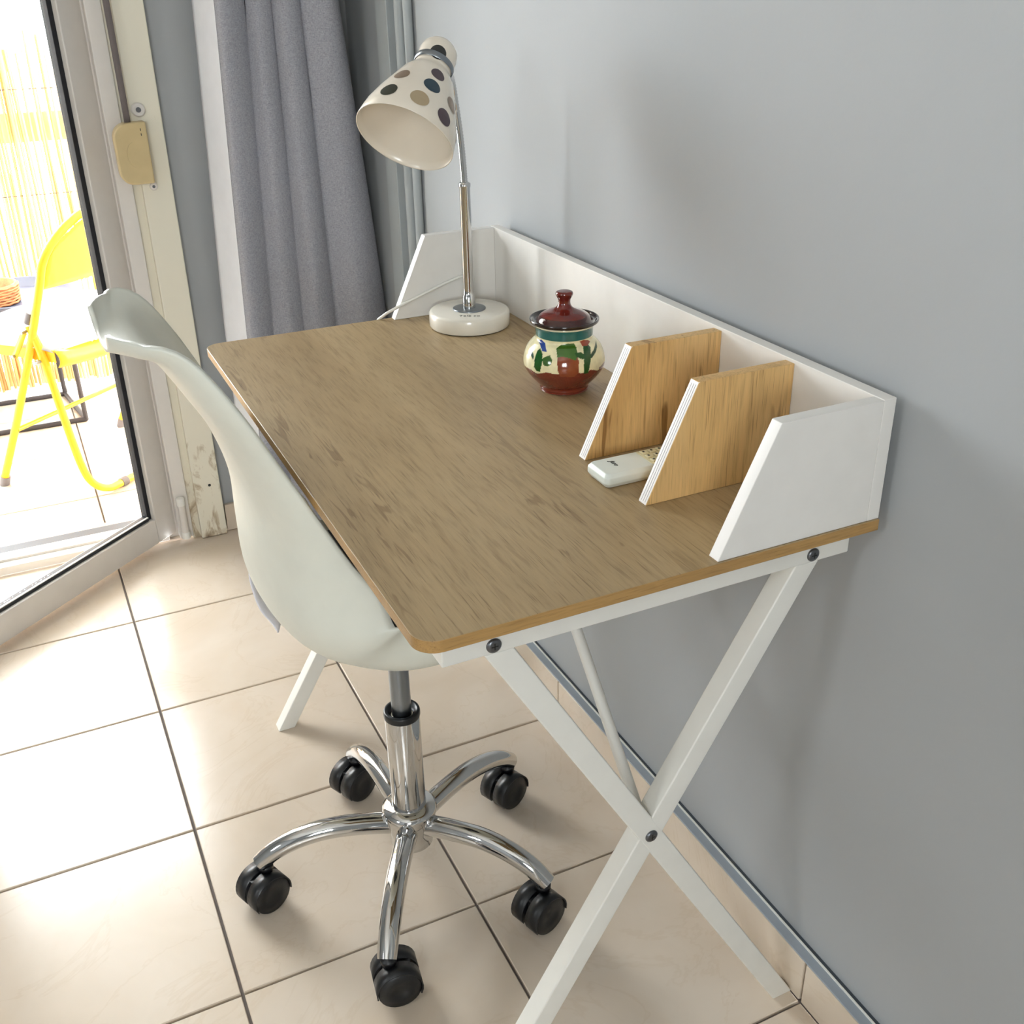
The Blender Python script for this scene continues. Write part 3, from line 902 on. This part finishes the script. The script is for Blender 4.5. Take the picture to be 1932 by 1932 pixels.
base_ang = [167, 241, 309, 23, 95]
axle = [112, -98, 108, 112, 114]     # direction of the wheel axle in degrees
for a_deg, ax_deg in zip(base_ang, axle):
    a_ = math.radians(a_deg); d = Vector((math.cos(a_), math.sin(a_), 0))
    c0 = Vector((CX, CY, 0))
    pts = [c0 + d * .028 + Vector((0, 0, .112)), c0 + d * .075 + Vector((0, 0, .1195)), c0 + d * .125 + Vector((0, 0, .1220)), c0 + d * .170 + Vector((0, 0, .114)), c0 + d * .206 + Vector((0, 0, .098)), c0 + d * .231 + Vector((0, 0, .078))]
    lg = MB().tube(pts, [.0165, .0162, .0160, .0155, .0148, .0138], 18, 6).build('leg', M['chrome'], ch)
    loc = c0 + d * .224
    co = link('caster', hood_me, None, ch); co.location = (loc.x - CX, loc.y - CY, 0); co.rotation_euler = (0, 0, math.radians(ax_deg))
    for s_ in (1, -1):
        wo = link('wheel', wheel_me, None, co)
        wo.location = (.004 * s_, ay, az); wo.rotation_euler = (0, 0, 0 if s_ > 0 else PI)
# shell: stations along the centre line (u forward, z), half width, side rise, corner power
ST = [ # u, z, half width, side rise
    (.2231, .4839, .1370, .0509), (.1854, .4643, .1846, .0626), (.0995, .4510, .2027, .0650), (.0224, .4417, .2069, .0738), (-.0504, .4380, .2026, .0952),
    (-.1110, .4597, .2075, .1234), (-.1567, .4991, .2180, .1241), (-.1819, .5526, .2173, .1168), (-.1850, .6244, .2048, .1029), (-.1836, .6963, .1851, .0557),
    (-.2044, .7764, .1741, .0359), (-.2371, .8439, .1693, .0358), (-.2687, .8976, .1518, .0338), (-.2912, .9069, .1183, .0303), (-.3112, .9062, .0626, .0306)]
CHC, CHS = math.cos(.03758), math.sin(.03758)
def place(U, V, Z): return (-.4065 + U * CHC - V * CHS, .5120 + U * CHS + V * CHC, Z)
def cr(arr, s):
    n_ = len(arr) - 1; s = max(0, min(n_ - 1e-6, s)); i = int(s); t = s - i
    def g_(k): return np.array(arr[max(0, min(n_, k))], float)
    p0, p1, p2, p3 = g_(i - 1), g_(i), g_(i + 1), g_(i + 2)
    return .5 * (2 * p1 + (-p0 + p2) * t + (2 * p0 - 5 * p1 + 4 * p2 - p3) * t * t + (-p0 + 3 * p1 - 3 * p2 + p3) * t ** 3)
def shell_pt(a, b_):
    s = a * (len(ST) - 1); q = cr(ST, s)
    q2 = cr(ST, s + .05); q1 = cr(ST, s - .05)
    tx_, tz_ = q2[0] - q1[0], q2[1] - q1[1]; ll = math.hypot(tx_, tz_) or 1
    nx, nz = tz_ / ll, -tx_ / ll       # towards the sitter
    t = (b_ * 2 - 1)
    lat = q[2] * math.sin(t * PI / 2 * .92) / math.sin(PI / 2 * .92)
    ri = q[3] * abs(t) ** 2.2
    return place(q[0] + nx * ri, lat, q[1] + nz * ri)
shl = MB().grid(72, 44, shell_pt, True, .0055)
so = shl.build('shell', M['shell'], ch)
def pad_pt(a, b_):
    s = .8 + a * 6.2; q = cr(ST, s); t = (b_ * 2 - 1) * .90
    q2 = cr(ST, s + .05); q1 = cr(ST, s - .05)
    tx_, tz_ = q2[0] - q1[0], q2[1] - q1[1]; ll = math.hypot(tx_, tz_) or 1
    nx, nz = tz_ / ll, -tx_ / ll
    lat = q[2] * math.sin(t * PI / 2 * .92) / math.sin(PI / 2 * .92)
    ri = q[3] * abs(t) ** 2.2 + .0062 + .014 * (1 - abs(b_ * 2 - 1) ** 6) * (1 - abs(a * 2 - 1) ** 6)
    return place(q[0] + nx * ri, lat, q[1] + nz * ri)
po = MB().grid(30, 26, pad_pt, True, .001).build('seat_pad', M['pad'], ch); po['label'] = 'charcoal seat pad'

TIE = [(-.580, .60, .532), (-.580, .60, .508), (-.574, .60, .477), (-.563, .60, .446), (-.552, .60, .420)]
def tie_pt(a, b_):
    q = cr(TIE, a * 4)
    return (q[0] + .022 * b_, q[1] - .01 + .055 * b_, q[2] + .004 * math.sin(9 * a))
MB().grid(16, 4, tie_pt, True, .002).build('cushion_tie', M['lilac'], ch)['label'] = 'pale lilac cloth tie of the seat pad'

# ------------------------------------------------------------------ balcony
ba = box('balcony_floor', (-3.3, 1.99, -.12), (1.2, 3.45, -.006), M['grout']); tag(ba, kind='structure')
put_tiles([TX + T * k for k in range(-7, 6)], [TY + T * k for k in range(5, 0, -1)], ba)
yo = [TY + T * k for k in range(5, 0, -1)]
bc = box('light_block_roof', (-3.3, 1.99, 2.28), (1.2, 3.3, 2.40), M['concrete']); tag(bc, kind='structure')  # unseen slab, added low over the balcony to cut its daylight

bw = box('light_block_wall', (.9, 1.99, 0), (1.02, 3.3, 2.28), M['concrete']); tag(bw, kind='structure')  # unseen side walls, added to hold down the light outside
bw2 = box('light_block_wall', (-3.3, 1.99, 0), (-3.18, 3.3, 2.28), M['concrete']); tag(bw2, kind='structure')

# reed screen
rs = thing('reed_screen', (-.8, 3.15, 0), 'pale bamboo reed screen fixed to the balcony railing', 'screen')
rn = random.Random(3)
protos = []
for k in range(6):
    b_ = MB(); hgt = 1.06 + .012 * k; r_ = .0048 + .0006 * (k % 3); seg = 6
    lx, ly = rn.uniform(-.012, .012), rn.uniform(-.004, .004)
    b_.tube([(0, 0, 0), (lx * .5, ly, hgt * .35), (lx, -ly, hgt * .7), (lx * .8, 0, hgt)], [r_, r_ * .97, r_ * .9, r_ * .78], seg, 2)
    o = b_.build('reed', M['reed'], rs, local=True); protos.append(o.data); bpy.data.objects.remove(o)
x = -2.28
while x < .72:
    o = link('reed', rn.choice(protos), None, rs)
    o.location = (x + .8, rn.uniform(-.006, .006), .012 + rn.uniform(0, .02)); o.rotation_euler = (rn.uniform(-.01, .01), rn.uniform(-.022, .022), rn.uniform(0, 6))
    x += rn.uniform(.0085, .0125)
for z in (.16, .655, .975):
    MB().tube([(-2.3, 3.138, z), (-.8, 3.137, z + .004), (.74, 3.138, z)], .0011, 6, 4).build('binding_wire', M['blackm'], rs)
rl = thing('balcony_railing', (-.8, 3.19, 0), 'tan horizontal railing behind the reed screen', 'railing')
box('rail', (-2.4, 3.195, .815), (.8, 3.215, .905), mat('tan_rail', (206, 186, 130), .7), rl)
for xx in (-2.3, -1.2, -.05, .7):
    box('post', (xx, 3.195, -.006), (xx + .04, 3.235, .815), M['blackm'], rl)

# black table with tray
tb_ = thing('tray_table', (-.83, 2.90, 0), 'low black metal table under the round tray in front of the reeds', 'table')
for (xa, ya, xb_, yb_) in ((-1.05, 2.765, -.68, 2.765), (-1.05, 3.05, -.72, 3.05)):
    MB().tube([(xa, ya, .008), (xb_, yb_, .008)], .008, 8, 1).build('foot_rail', M['blackm'], tb_)
MB().tube([(-.68, 2.765, .008), (-.72, 3.05, .008)], .008, 8, 1).build('foot_rail', M['blackm'], tb_)
for (xa, ya) in ((-.68, 2.765), (-.72, 3.05), (-1.05, 2.765), (-1.05, 3.05)):
    MB().tube([(xa, ya, .008), (xa, ya, .385)], .008, 8, 1).build('leg', M['blackm'], tb_)
MB().box((-1.06, 2.755, .378), (-.67, 3.06, .390)).build('tabletop', M['blackm'], tb_, bevel=.003)
ty_ = thing('round_tray', (-.80, 2.86, .39), 'round grey enamel tray with raised rim on the black table', 'tray')
MB().lathe([(.0, .004), (.165, .004), (.175, .006), (.186, .030), (.190, .032), (.192, .028), (.180, .001), (.0, .001)], (-.80, 2.86, .3905), seg=56, cap=False).build('dish', M['tray'], ty_)
bk = thing('wicker_pot', (-.868, 2.85, .396), 'round brown wicker pot standing on the grey tray', 'pot')
MB().lathe([(.0, .001), (.070, .001), (.076, .02), (.080, .055), (.078, .062), (.070, .060), (.066, .030), (.0, .028)], (-.868, 2.85, .3948), seg=40, cap=False).build('bowl', M['wicker'], bk)
for k in range(7):
    MB().tube([(-.868 + (.0775 + .0035 * k / 7) * math.cos(t), 2.85 + (.0775 + .0035 * k / 7) * math.sin(t), .402 + k * .008 + .0015 * math.sin(14 * t + PI * k)) for t in np.linspace(0, 2 * PI, 57)[:-1]], .0034, 6, 1, closed=True).build('weave', M['wicker'], bk)

# ------------------------------------------------------------------ yellow folding chair
yc = thing('folding_chair', (-.78, 2.30, 0), 'yellow metal folding chair out on the balcony seen through the glass door', 'chair')
F0 = Vector((-.937, 2.355, 0)); fF = Vector((-.65283, .7575, 0)); wF = Vector((.7575, .65283, 0)); WF = .47
def yp(u, w_, z): return F0 + fF * u + wF * w_ + Vector((0, 0, z))
R_ = .0105
# back frame: inverted U from one front foot over the backrest to the other
side = [(0, 0, .020), (-.118, 0, .235), (-.232, 0, .456), (-.300, 0, .600), (-.322, .006, .660), (-.350, .035, .715), (-.372, .085, .755), (-.386, .150, .778), (-.390, WF / 2, .786)]
full = side + [(u, WF - w_, z) for u, w_, z in side[-2::-1]]
MB().tube([yp(*q) for q in full], R_, 14, 6).build('back_frame', M['yellow'], yc)
for w_ in (0, WF):
    q0 = yp(.006, w_, .0); q1 = yp(-.006, w_, .028)
    MB().cyl(q0, q1, .0135, 16).build('rubber_foot', M['cap'], yc)
# rear loop
rear = [(-.228, .004, .490), (-.252, .006, .400), (-.276, .008, .228), (-.296, .012, .100), (-.306, .030, .045), (-.314, .070, .0155), (-.318, .12, .0125)]
fullr = rear + [(-.318, WF / 2, .0125)] + [(u, WF - w_, z) for u, w_, z in rear[::-1]]
MB().tube([yp(*q) for q in fullr], R_, 14, 6).build('rear_loop', M['yellow'], yc)
for w_ in (.125, WF - .125):
    MB().cyl(yp(-.318, w_ - .011, .0125), yp(-.318, w_ + .011, .0125), .0124, 16).build('rubber_sleeve', M['strap'], yc)
MB().cyl(yp(-.100, .0, .185), yp(-.100, WF, .185), .0062, 12).build('stretcher', M['yellow'], yc)
for w_ in (-.012, WF + .012):
    MB().tube([yp(-.170, w_, .405), yp(-.225, w_, .478)], .009, 4, 1, flat=(.35, 1.2)).build('link_plate', M['yellow'], yc)
    for (u, z) in ((-.225, .478), (-.172, .408), (-.250, .400)):
        MB().cyl(yp(u, w_ - .010, z), yp(u, w_ + .006, z), .0045, 10).build('rivet', M['steel'], yc)
MB().cyl(yp(-.232, .0, .500), yp(-.250, .0, .530), .0118, 12).build('grey_clip', M['cap'], yc)
# back plate (curved sheet with pale discs painted as daylight through holes)
def bpfn(a, b_):
    w_ = .010 + (WF - .020) * a
    ww = min(a, 1 - a) * (WF - .02) + .01; zt_ = float(np.interp(ww, [.008, .035, .085, .15, WF / 2], [.664, .709, .749, .771, .779]))
    z = .588 + (zt_ - .588) * b_
    u = -.295 - .0010 - (z - .588) * .50 - .020 * (1 - (2 * a - 1) ** 2)
    return tuple(yp(u, w_, z))
MB().grid(30, 10, bpfn, True, .0015).build('back_plate', M['yellow'], yc)
dots = MB()
for i, j in ((0, 0), (1, 0), (2, 0), (0, 1), (1, 1), (3, 1), (2, 2), (0, 2), (4, 2), (3, 3), (1, 3), (5, 3), (4, 4), (5, 1), (2, 4)):
    a = .30 + .045 * i + .012 * (j % 2); b_ = .70 - .11 * j
    p_ = Vector(bpfn(a, b_)); 
    dots.lathe([(.0045, 0), (.0045, .003)], p_ - fF * .001 - fF * .0, -fF, 10)
do = dots.build('bright_hole_disc', M['dot'], yc); do['kind'] = 'stuff'
# seat pan with rolled edge
def seatfn(a, b_):
    u = -.285 + .36 * b_; w_ = .012 + (WF - .024) * a
    ex = abs(2 * a - 1); ey = abs(2 * b_ - 1)
    z = .425 - .010 * (1 - ex ** 2) * (1 - ey ** 2)
    return tuple(yp(u, w_, z))
MB().grid(16, 12, seatfn, True, .002).build('seat', M['yellow'], yc)
for (u0, w0, u1, w1) in ((-.285, .012, .075, .012), (-.285, WF - .012, .075, WF - .012), (.075, .012, .075, WF - .012)):
    q0 = yp(u0, w0, .395); q1 = yp(u1, w1, .395)
    MB().prism([q0, q1, q1 + Vector((0, 0, .032)), q0 + Vector((0, 0, .032))], (wF if u0 != u1 else fF) * .002).build('seat_flange', M['yellow'], yc)
def lip(a, b_):
    w_ = .012 + (WF - .024) * a
    z = .428 - .045 * b_ - .018 * math.sin(PI * a); u = -.285 - .016 * math.sin(PI * b_ * .9)
    return tuple(yp(u, w_, z))
MB().grid(16, 5, lip, True, .002).build('seat_flange', M['yellow'], yc)
# seat cushion (rests on the chair)
cs = thing('seat_cushion', tuple(yp(-.12, WF / 2, .43)), 'puffy white seat cushion on the yellow folding chair', 'cushion')
def cufn(top):
    def f(a, b_):
        A = 2 * a - 1; B = 2 * b_ - 1
        e = (1 - abs(A) ** 3.2) ** .5 * (1 - abs(B) ** 3.2) ** .5
        rr = 1 - .10 * (A * B) ** 2
        w_ = WF / 2 + A * rr * (WF / 2 + .015); u = -.112 + B * rr * .190
        z = .434 + (.030 if top else -.006) * e + .004 * math.sin(9 * A + 3 * B) * e - .012 * max(0.0, -B - .72) / .28
        return tuple(yp(u, w_, z))
    return f
cm = MB(); cm.grid(24, 24, cufn(True), True); cm.grid(24, 24, cufn(False), True)
cm.build('cover', M['cushion'], cs, merge=True)
